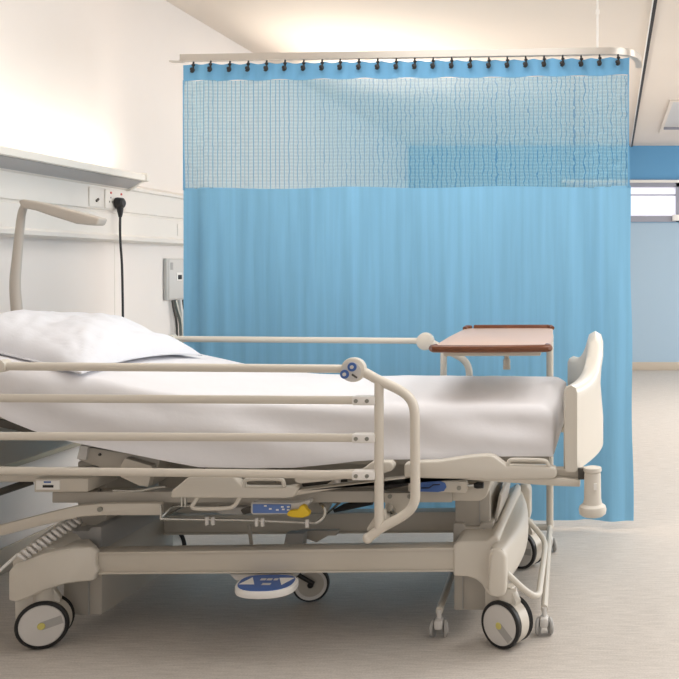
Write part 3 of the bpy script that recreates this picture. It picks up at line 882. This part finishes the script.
# wire tray below the deck
wr = MB(); w = .0038
for D in (2.74, 2.98):
    wr.tube([P(161, 519, 2.74) + Vector((0, D - 2.74, 0)), P(240, 520, 2.74) + Vector((0, D - 2.74, 0)), P(316, 523, 2.74) + Vector((0, D - 2.74, 0))], w, 8)
for q in (161, 316):
    wr.tube([P(q, 519 if q < 200 else 523, 2.74), P(q, 519 if q < 200 else 523, 2.74) + Vector((0, .24, 0))], w, 8)
wr.tube([P(161, 519, 2.74), P(161, 505, 2.74)], w, 8)
wr.tube([P(161, 518, 2.74), P(169, 510, 2.76), P(174, 505.5, 2.78), P(192, 506, 2.8)], w, 8, smooth=1)
wr.tube([P(316, 523, 2.74), P(323, 519, 2.74), P(326, 512, 2.74), P(324, 506, 2.74), P(320, 504, 2.76)], .005, 8, smooth=1)
tray = wr.build('wire_tray', M['chrome'], bed)
for q in (207, 213, 256.5, 262.5, 307):
    yq = 519.5 + (q - 161) * .026
    MB().tube([P(q, yq - 4, 2.738), P(q, yq + 4, 2.738)], .0058, 10).build('clip', M['lightgrey'], tray)
for q in (182, 185.5):
    MB().tube([P(q, 497, 2.745), P(q, 507, 2.745)], .0035, 8).build('hanger', M['chrome'], tray)
MB().prism(XZ([(212, 509), (244, 509), (240, 517), (216, 516)], 2.78), 2.80, 2.83, .003).build('bracket', M['grey'], bed)
MB().prism(XZ([(240, 510), (252, 506), (252, 513), (243, 515)], 2.76), 2.76, 2.78, .003).build('cable_clamp', M['dark'], bed)
# nurse control
nc = MB().prism(XZ([(250.5, 504), (252.5, 502), (296, 503), (303, 501.5), (309, 499.5), (311, 502), (305, 508), (300, 514), (253, 515), (250.5, 513)], 2.745), 2.745, 2.775, .003).build('control_panel', M['lightgrey'], bed)
MB().prism(XZ([(253, 504), (291, 504.5), (289.5, 513), (253, 513)], 2.744), 2.741, 2.747, .001).build('control_keys', M['palblue'], nc)
for px, py in ((264, 506), (269, 509), (276, 510), (282, 509.5), (287, 510), (281, 507), (287, 507)):
    MB().prism(XZ([(px, py - .8), (px + 2.6, py - .8), (px + 2.6, py + .6), (px, py + .6)], 2.74), 2.7395, 2.742).build('key_mark', M['white'], nc)
yk = MB().prism(XZ([(288, 512), (291, 509.5), (299, 509), (301, 505), (304, 504), (307, 506), (308, 509), (311, 511), (310, 515), (304, 517), (293, 516.5), (288.5, 515)], 2.735), 2.722, 2.745, .005, 3).build('yellow_key', M['yellow'], nc)

# footboard
XO = lambda D: -.112 + 0.097 * math.sin(PI * max(0, min(1, (D - 2.70) / .94))) - .034 * (D - 2.7) / .94
ZT = lambda D: .846 + .135 * math.exp(-((D - 3.19) / .19) ** 2)


def fb(u, w):
    D = 2.715 + .91 * u; t_ = .052 + .004 * math.sin(PI * u)
    if u < .02 or u > .98: t_ *= .72
    zt, zb_ = ZT(D), .578
    # closed section: outer face up, rounded top, inner face down
    per = [(0, .02), (0, .12), (0, .25), (0, .4), (0, .55), (0, .7), (0, .82), (0, .91), (-.12, .97), (-.5, 1), (-.88, .97), (-1, .91), (-1, .82), (-1, .7), (-1, .55), (-1, .4), (-1, .25), (-1, .12), (-1, .02), (-.85, 0), (-.15, 0)]
    a, h = per[int(round(w * len(per))) % len(per)]
    x = XO(D) + a * t_; z = zb_ + (zt - zb_) * h
    if a == 0 or a == -1:
        g = math.exp(-((D - 3.19) / .17) ** 4) * math.exp(-((z - .80) / .07) ** 4)
        x += (.010 if a == -1 else -.010) * g
    return (x, D, z)


b = MB(); v, f = b.grid(fb, 60, 21, True); f += [tuple(range(21)), tuple(60 * 21 + k for k in range(21))]; b.add(v, f)
fbo = b.build('footboard', M['board'], bed, angle=50)
for s in (0, 1):
    d0, d1 = rng(2.74, 2.78, s)
    b = MB(); b.box(-.175, -.075, d0, d1, .555, .582, .003); b.build('board_bracket', M['metal'], bed)
    c = Vector((X(592.5, 2.69) - .075 * s, 2.70 if s == 0 else fd(2.70), 0))
    b = MB(); b.lathe([(.020, .598), (.027, .596), (.028, .586), (.0245, .580), (.0255, .575), (.0265, .50), (.030, .485), (.040, .478), (.043, .468), (.041, .455), (.034, .449), (.01, .448)], c); bo = b.build('corner_bumper', M['cream'], bed)
    if s == 0:
        MB().prism([(c.x + .004, .533), (c.x + .014, .533), (c.x + .014, .553), (c.x + .004, .553)], 2.6715, 2.676).build('sticker', M['white'], bo)
    b = MB(); b.box(c.x - .045, c.x - .018, c.y - .008 + (.02 if s == 0 else -.02), c.y + .03 + (0 if s == 0 else -.02), .555, .59, .003); b.build('bumper_arm', M['dark'], bed)

# side rails
DR = 2.66
for s in (0, 1):
    dr = DR if s == 0 else fd(DR)
    R = lambda px, py: Vector((X(px, DR), dr, Z(py, DR)))
    sr = MB()
    sr.tube([R(358, 369.5), R(366, 373), R(379, 380.5), R(396, 388), R(406, 394), R(412.5, 402), R(415, 413), R(415, 440), R(415.5, 490), R(415, 502), R(410, 511), R(398, 519), R(384, 526), R(368, 538)], .0148, 14, smooth=2)
    sr.tube([R(379, 380), R(379, 528)], .0140, 14)
    sr.ball(R(368, 538), .0165)
    fr_ = sr.build('side_rail', M['rail'], bed)
    dz = .085 if s else 0
    for ya, yb, xe in ((366, 368.8, 346), (398, 400.2, 356), (436, 437.8, 356), (470.5, 474.8, 356)):
        k = Vector((0, 0, -dz if ya == 398 else 0))
        MB().tube([R(-13, ya) + k, R(xe, yb) + k], .0128, 12).build('rail_bar', M['rail'], fr_)
        if ya > 370:
            y_ = yb; b = MB(); b.box(X(353, DR), X(376, DR), dr - .0165, dr + .0165, Z(y_ + 4.5, DR) + k.z, Z(y_ - 4.5, DR) + k.z, .005); cl_ = b.build('clamp', M['rod'], fr_)
            for px in (357.5, 368.5):
                MB().lathe([(.0062, 0), (.0062, .0025), (.003, .003), (.0028, .0012), (1e-5, .001)], R(px, y_) + k + Vector((0, -.0165 if s == 0 else .0165, 0)), (0, -1 if s == 0 else 1, 0), 14).build('screw', M['steel'], fr_)
    MB().tube([R(-13, 362), R(-13, 480)], .0145, 12).build('rail_post', M['rail'], fr_)
    MB().lathe([(.012, -.02), (.019, -.018), (.019, .018), (.012, .02)], R(2.5, 365.8), (0, -1, 0), 20).build('end_joint', M['rail'], fr_)
    n = -1 if s == 0 else 1
    hb_ = R(354, 369.5)
    MB().lathe([(.030, -.017), (.036, -.013), (.0375, .008), (.036, .014), (.031, .017), (1e-5, .018)], hb_, (0, n, 0), 32).build('hub', M['rail'], fr_)
    if s == 0:
        MB().lathe([(.030, .0), (.030, .0035), (1e-5, .0045)], R(353, 371) + Vector((0, -.016, 0)), (0, -1, 0), 28).build('button_plate', M['lightgrey'], fr_)
        for px, py in ((354.2, 366.2), (346.8, 373.4)):
            MB().lathe([(.0135, 0), (.0135, .004), (.008, .0045)], R(px, py) + Vector((0, -.0195, 0)), (0, -1, 0), 22).build('button', M['blue'], fr_)
            MB().lathe([(.0056, 0), (.0056, .003), (1e-5, .0035)], R(px, py) + Vector((0, -.0238, 0)), (0, -1, 0), 18).build('button_centre', M['lightgrey'], fr_)
        MB().tube([R(354, 373.5) + Vector((0, -.0205, 0)), R(359, 377) + Vector((0, -.0205, 0))], .003, 6).build('arrow_mark', M['dark'], fr_)
    # swing arm of the rail
    d0, d1 = rng(2.672, 2.70, s)
    MB().prism(XZ([(366, 530), (376, 514), (384, 510), (386, 520), (374, 536)], 2.672), d0, d1, .004).build('rail_arm', M['metal'], fr_)
    MB().tube([R(380, 520), Vector((X(390, 2.8), 2.8 if s == 0 else fd(2.8), Z(514, 2.8)))], .011, 10).build('rail_arm', M['metal'], fr_)

# ------------------------------------------------------------------ mattress with fitted sheet
EDGE = [(-60, 412), (-8, 414), (5, 421), (30, 431), (62, 441), (100, 449), (140, 457), (170, 463), (197, 468), (250, 469), (293, 468.5), (330, 465), (354, 462), (380, 460.5), (420, 460), (440, 459.5), (500, 455.5), (562, 451.5)]
EX = [(X(a, 2.75), Z(c, 2.75)) for a, c in EDGE]


def zedge(x):
    if x <= EX[0][0]: return EX[0][1]
    for (a, c), (d, e) in zip(EX, EX[1:]):
        if x <= d: return c + (e - c) * (x - a) / (d - a)
    return EX[-1][1]


MX0, MX1 = -2.15, -.185


def ztop_m(x):
    t_ = PX - x; w_ = .12
    rise = RISE * (.5 * (t_ + math.sqrt(t_ * t_ + w_ * w_)) - .0)
    return PZ - .006 + rise


mt = thing('mattress', (-1.15, CD, .61), 'thick white-sheeted mattress on the bed with raised head end', 'mattress')
b = MB()
NEAR, FAR = 2.757, 3.585
Rr = .045


def wr_(x, y, z):
    q = Vector((x, y, z))
    return mnoise.noise(q * 5.5) * .55 + mnoise.noise(Vector((x * 14 + z * 10, y * 9, z * 16))) * .3


def msec(u, w):
    x = MX0 + (MX1 - MX0) * u
    endk = min(1, (MX1 - x) / .05, (x - MX0) / .05); endk = math.sin(max(0, endk) * PI / 2)
    zt_ = ztop_m(x) - (1 - endk) * .025; core = ztop_m(x) - .158; zb_ = min(zedge(x), core)
    per = []
    # inner bottom (near) -> outer near side -> top -> far side -> inner bottom
    per.append((NEAR + .030, core)); per.append((NEAR + .012, zb_ + .006)); per.append((NEAR + .003, zb_))
    for k in range(1, 13): per.append((NEAR + .006 * k / 13, zb_ + (zt_ - Rr - zb_) * k / 13))
    for k in range(0, 7):
        a = PI / 2 * k / 6; per.append((NEAR + .006 + Rr * (1 - math.cos(a)), zt_ - Rr + Rr * math.sin(a)))
    for k in range(1, 18): per.append((NEAR + .006 + Rr + (FAR - NEAR - 2 * Rr - .012) * k / 18, zt_ + .016 * math.sin(PI * k / 18)))
    for k in range(0, 5):
        a = PI / 2 * k / 4; per.append((FAR - .006 - Rr * (1 - math.sin(a)), zt_ - Rr + Rr * math.cos(a)))
    for k in (.75, .5, .25): per.append((FAR - .003, zb_ + (zt_ - Rr - zb_) * k))
    per.append((FAR - .003, zb_)); per.append((FAR - .012, zb_ + .006)); per.append((FAR - .030, core))
    n = len(per); i = int(round(w * n)) % n
    D, z = per[i]
    if 2 < i < n - 3:
        d = wr_(x, D, z)
        top = max(0, min(1, (i - 14) / 7)) * max(0, min(1, (n - 8 - i) / 3))
        z += top * (.008 * d + .003 * math.sin(x * 11 + D * 5) * mnoise.noise(Vector((x * 2, D * 3, 4))))
        if i < 22:
            g_ = math.sin(PI * (i - 2) / 20)
            ph = x * 7.5 + (z - .62) * 30 + 2.6 * mnoise.noise(Vector((x * 1.7, 2, z * 4)))
            q = .012 + .014 * math.sin(ph) * (.8 + mnoise.noise(Vector((x * 2.3, 8, z * 5)))) + .011 * d
            D += g_ * q
            D = NEAR - .008 + .5 * ((D - NEAR + .008) + math.sqrt((D - NEAR + .008) ** 2 + .00003))
    return (x, D, z)


NP = 3 + 12 + 7 + 17 + 5 + 3 + 3
v, f = b.grid(msec, 190, NP, True)
f += [tuple(range(NP)), tuple(190 * NP + k for k in range(NP))]
b.add(v, f); b.build('fitted_sheet', M['sheet'], mt, angle=89)
bmk = MB(); vv = []
for x in (MX0 + .04, -1.28, -1.2, MX1 - .03):
    for D in (2.81, 3.53):
        for o in (-.1585, -.1650): vv.append(Vector((x, D, ztop_m(x) + o)))
ff = [(0, 1, 3, 2), (12, 14, 15, 13)]
for k in range(3):
    a = 4 * k; ff += [(a, a + 4, a + 5, a + 1), (a + 2, a + 3, a + 7, a + 6), (a, a + 2, a + 6, a + 4), (a + 1, a + 5, a + 7, a + 3)]
bmk.add(vv, ff); bmk.build('underside', M['dark'], mt)

# ------------------------------------------------------------------ pillow
pw = thing('pillow', (-1.88, 3.2, .90), 'plump white pillow in a loose case at the raised head end', 'pillow')
b = MB(); NU, NV = 56, 48
YAW = math.radians(-7)


def pill(u, v, side):
    a, c = u * 2 - 1, v * 2 - 1
    ex, ey = .250, .325
    # corners drawn out, edges pulled in
    xx = a * ex * (1 - .09 * (1 - a * a * 0) * math.cos(c * PI / 2) * abs(a) ** 3); yy = c * ey * (1 - .07 * math.cos(a * PI / 2) * abs(c) ** 3)
    h = (max(0, 1 - abs(a) ** 2.6) * max(0, 1 - abs(c) ** 2.6)) ** .5
    hh = .094 * h if side else -.004 * h
    if side:
        hh += h ** .7 * .010 * mnoise.noise(Vector((a * 2.2, c * 2.2, 5))) + .006 * h * mnoise.noise(Vector((a * 6, c * 7, 2)))
        hh += .010 * h * math.sin(5 * a + 3 * c)
        hh += .007 * h ** .5 * (1 - h) * math.sin(22 * math.atan2(c + 1.05, a - 1.05) + 2 * a) + .006 * h ** .5 * mnoise.noise(Vector((a * 3 + c * 6, c * 2 - a * 5, 9)))
        hh += .010 * h * max(0, -a)
    px_, py_ = xx * math.cos(YAW) - yy * math.sin(YAW), xx * math.sin(YAW) + yy * math.cos(YAW)
    x = -1.885 + px_; y = 3.125 + py_
    edge = .010 + .012 * (abs(a * c)) ** 2 * (1 if a < 0 else .2)
    z = ztop_m(x) + .011 + .016 * math.sin(PI * max(0, min(1, (y - 2.81) / .73))) + edge + hh - .010 * abs(c) ** 4
    return Vector((x, y, z))


vt, ft = b.grid(lambda u, v: pill(u, v, 1), NU, NV)
vb, fb_ = b.grid(lambda u, v: pill(u, v, 0) - Vector((0, 0, .004)), NU, NV)
n = len(vt); w = NV + 1
faces = list(ft) + [tuple(n + i for i in reversed(q)) for q in fb_]
rim = [i * w for i in range(NU + 1)] + [NU * w + j for j in range(1, w)] + [i * w + NV for i in range(NU - 1, -1, -1)] + [j for j in range(NV - 1, 0, -1)]
for a in range(len(rim)):
    p, q = rim[a], rim[(a + 1) % len(rim)]; faces.append((q, p, n + p, n + q))
b.add(vt + vb, faces); b.build('pillowcase', M['pillow'], pw, angle=70)
b = MB(); pts = [pill(1 if k < 1 else 1, 0, 1)]
seam = [pill(u / 30, 0, 1) + Vector((0, -.001, .001)) for u in range(31)] + [pill(1, q / 30, 1) + Vector((.001, 0, .001)) for q in range(1, 31)]
b.tube(seam, .0028, 6); b.build('seam', M['pillow'], pw)

# ------------------------------------------------------------------ overbed table
tb = thing('overbed_table', (-.415, 3.29, 0), 'overbed table with pinkish top and brown lipped edges across the bed foot', 'table')
tb.rotation_euler.z = math.radians(2.8)
tb['_o'] = (0, 0, 0)
HX, HY, TZ = .19, .435, .955
b = MB(); out = []
for k in range(13):
    t_ = k / 12 * 2 - 1; out.append((t_ * HX, -HY - .012 * (1 - t_ * t_)))
out += [(HX, -HY + .02), (HX + .004, 0), (HX - .004, HY - .05), (HX - .018, HY), (-HX + .018, HY), (-HX + .004, HY - .05), (-HX - .004, 0)]
n = len(out)
v = [Vector((x, y, TZ - .018)) for x, y in out] + [Vector((x, y, TZ)) for x, y in out]
b.add(v, [tuple(range(n)), tuple(range(2 * n - 1, n - 1, -1))] + [(i, (i + 1) % n, n + (i + 1) % n, n + i) for i in range(n)], .004)
top = b.build('tabletop', M['laminate'], tb)
fpts = [(t_ * HX, -HY - .014 - .012 * (1 - t_ * t_), TZ - .006) for t_ in [k / 12 * 2 - 1 for k in range(13)]]
fpts = [(-HX + .01, -HY + .012, TZ - .004)] + fpts + [(HX - .008, -HY + .014, TZ - .004)]
MB().tube(fpts, .0125, 12, smooth=1).build('front_lip', M['wood'], tb)
MB().box(-HX + .04, HX - .02, HY - .012, HY + .006, TZ - .012, TZ + .014, .005).build('back_lip', M['wood'], tb)
MB().tube([(-HX + .008, HY - .055, TZ + .002), (-HX + .012, HY - .02, TZ + .006), (-HX + .028, HY - .002, TZ + .004)], .0085, 10).build('corner_lip', M['wood'], tb)
MB().tube([(HX - .006, HY - .04, TZ + .002), (HX - .012, HY - .015, TZ + .006), (HX - .022, HY - .002, TZ + .004)], .0085, 10).build('corner_lip', M['wood'], tb)
MB().box(-HX + .03, HX - .03, -HY + .04, HY - .03, TZ - .036, TZ - .019, .004).build('under_frame', M['metal'], tb)
b = MB(); b.tube([(.02, 0, TZ - .036), (.02, 0, TZ - .085)], .009, 12); b.lathe([(.012, -.012), (.014, 0), (.012, .012)], (.02, 0, TZ - .098), (0, 0, 1)); b.tube([(.02, 0, TZ - .108), (.02, 0, TZ - .125)], .014, 12)
b.build('height_lever', M['metal'], tb)
UX = HX - .018
b = MB(); b.tube([(UX, HY + .008, .105), (UX, HY + .008, TZ - .03)], .0155, 14)
b.tube([(UX, HY + .008, TZ - .032), (UX - .04, HY - .03, TZ - .028), (UX - .1, HY - .08, TZ - .028)], .013, 12, smooth=1)
b.build('upright', M['metal'], tb)
b = MB()
for sx in (-1, 1): b.tube([(sx * .172, -HY + .03, .085), (sx * .172, HY + .008, .105)], .0145, 12, flat=.8)
b.tube([(-.172, HY + .008, .105), (.172, HY + .008, .105)], .0145, 12)
b.build('base_frame', M['metal'], tb)
for sx in (-1, 1):
    for sy in (-1, 1):
        cx_, cy_ = sx * .172, (-HY + .03) if sy < 0 else HY + .006
        fk = MB(); fk.tube([(cx_, cy_, .03), (cx_, cy_, .09)], .008, 10); fk.box(cx_ - .014, cx_ + .014, cy_ - .026, cy_ + .022, .030, .062, .008)
        cst = fk.build('castor', M['lightgrey'], tb)
        for o in (-1, 1):
            MB().lathe([(.018, 0), (.026, .001), (.0285, .006), (.026, .012), (.018, .013)], (cx_ + o * .013, cy_, .0295), (o, .25, 0), 24).build('wheel', M['grey'], cst)
            MB().lathe([(.019, .010), (.017, .0145), (1e-5, .015)], (cx_ + o * .013, cy_, .0295), (o, .25, 0), 20).build('wheel_cap', M['white'], cst)

for o in bpy.data.objects:
    if '_o' in o: del o['_o']

# ------------------------------------------------------------------ light
w = bpy.data.worlds.new('World'); bpy.context.scene.world = w; w.use_nodes = True
bg = w.node_tree.nodes['Background']; bg.inputs[0].default_value = (.93, .96, 1, 1); bg.inputs[1].default_value = .6


def area(name, loc, rot, sx, sy, e, col=(1, 1, 1)):
    l = bpy.data.lights.new(name, 'AREA'); l.shape = 'RECTANGLE'; l.size = sx; l.size_y = sy; l.energy = e; l.color = col
    o = bpy.data.objects.new(name, l); C.objects.link(o); o.location = loc; o.rotation_euler = rot
    return o


# daylight in the windows of the right, back and far walls
area('daylight_right', (XR + .12, 6.6, 1.6), (0, PI / 2, 0), 1.5, 7.4, 190, (.97, .985, 1))
area('daylight_back', (.9, YB - .12, 1.6), (PI / 2, 0, 0), 6.2, 1.5, 21, (1, .99, .98))
area('daylight_far', (1.0, YF + .3, 2.0), (-PI / 2, 0, 0), 3.1, .5, 8, (1, .97, 1))
# tubes of the uplighters
area('uplighter_tube', (-2.335, 3.3, 1.672), (PI, 0, 0), .05, 1.8, 4.6, (1, .90, .76))
l = area('uplighter_tube', (-2.31, 6.1, 1.676), (PI, math.radians(48), 0), .05, 1.8, 24, (1, .91, .80)); l.data.spread = math.radians(100)
# unseen fill lamps added under the ceiling, without fixtures
for x, y, e in ((.95, .8, 11), (1.1, 2.5, 33), (-.9, 3.15, 19), (2.4, 4.6, 44), (1.2, 7.2, 50)):
    area('overhead_fill', (x, y, HC - .03), (0, 0, 0), 1.2, 1.2, e, (1, .99, .97))

# ------------------------------------------------------------------ camera
cam = bpy.data.cameras.new('camera'); co = bpy.data.objects.new('camera', cam); C.objects.link(co)
co.location = (0, 0, EYE); co.rotation_euler = (PI / 2, 0, 0)
cam.sensor_width = 36; cam.sensor_fit = 'HORIZONTAL'; cam.lens = F / 679 * 36
cam.shift_x = -(CX - 339.5) / 679; cam.shift_y = -(339.5 - CY) / 679
cam.clip_start = .05
sc = bpy.context.scene; sc.camera = co
vs = sc.view_settings; vs.view_transform = 'Standard'; vs.look = 'None'; vs.exposure = 0; vs.gamma = 1; vs.use_curve_mapping = False
sc.cycles.max_bounces = 10; sc.cycles.diffuse_bounces = 6; sc.cycles.transparent_max_bounces = 12
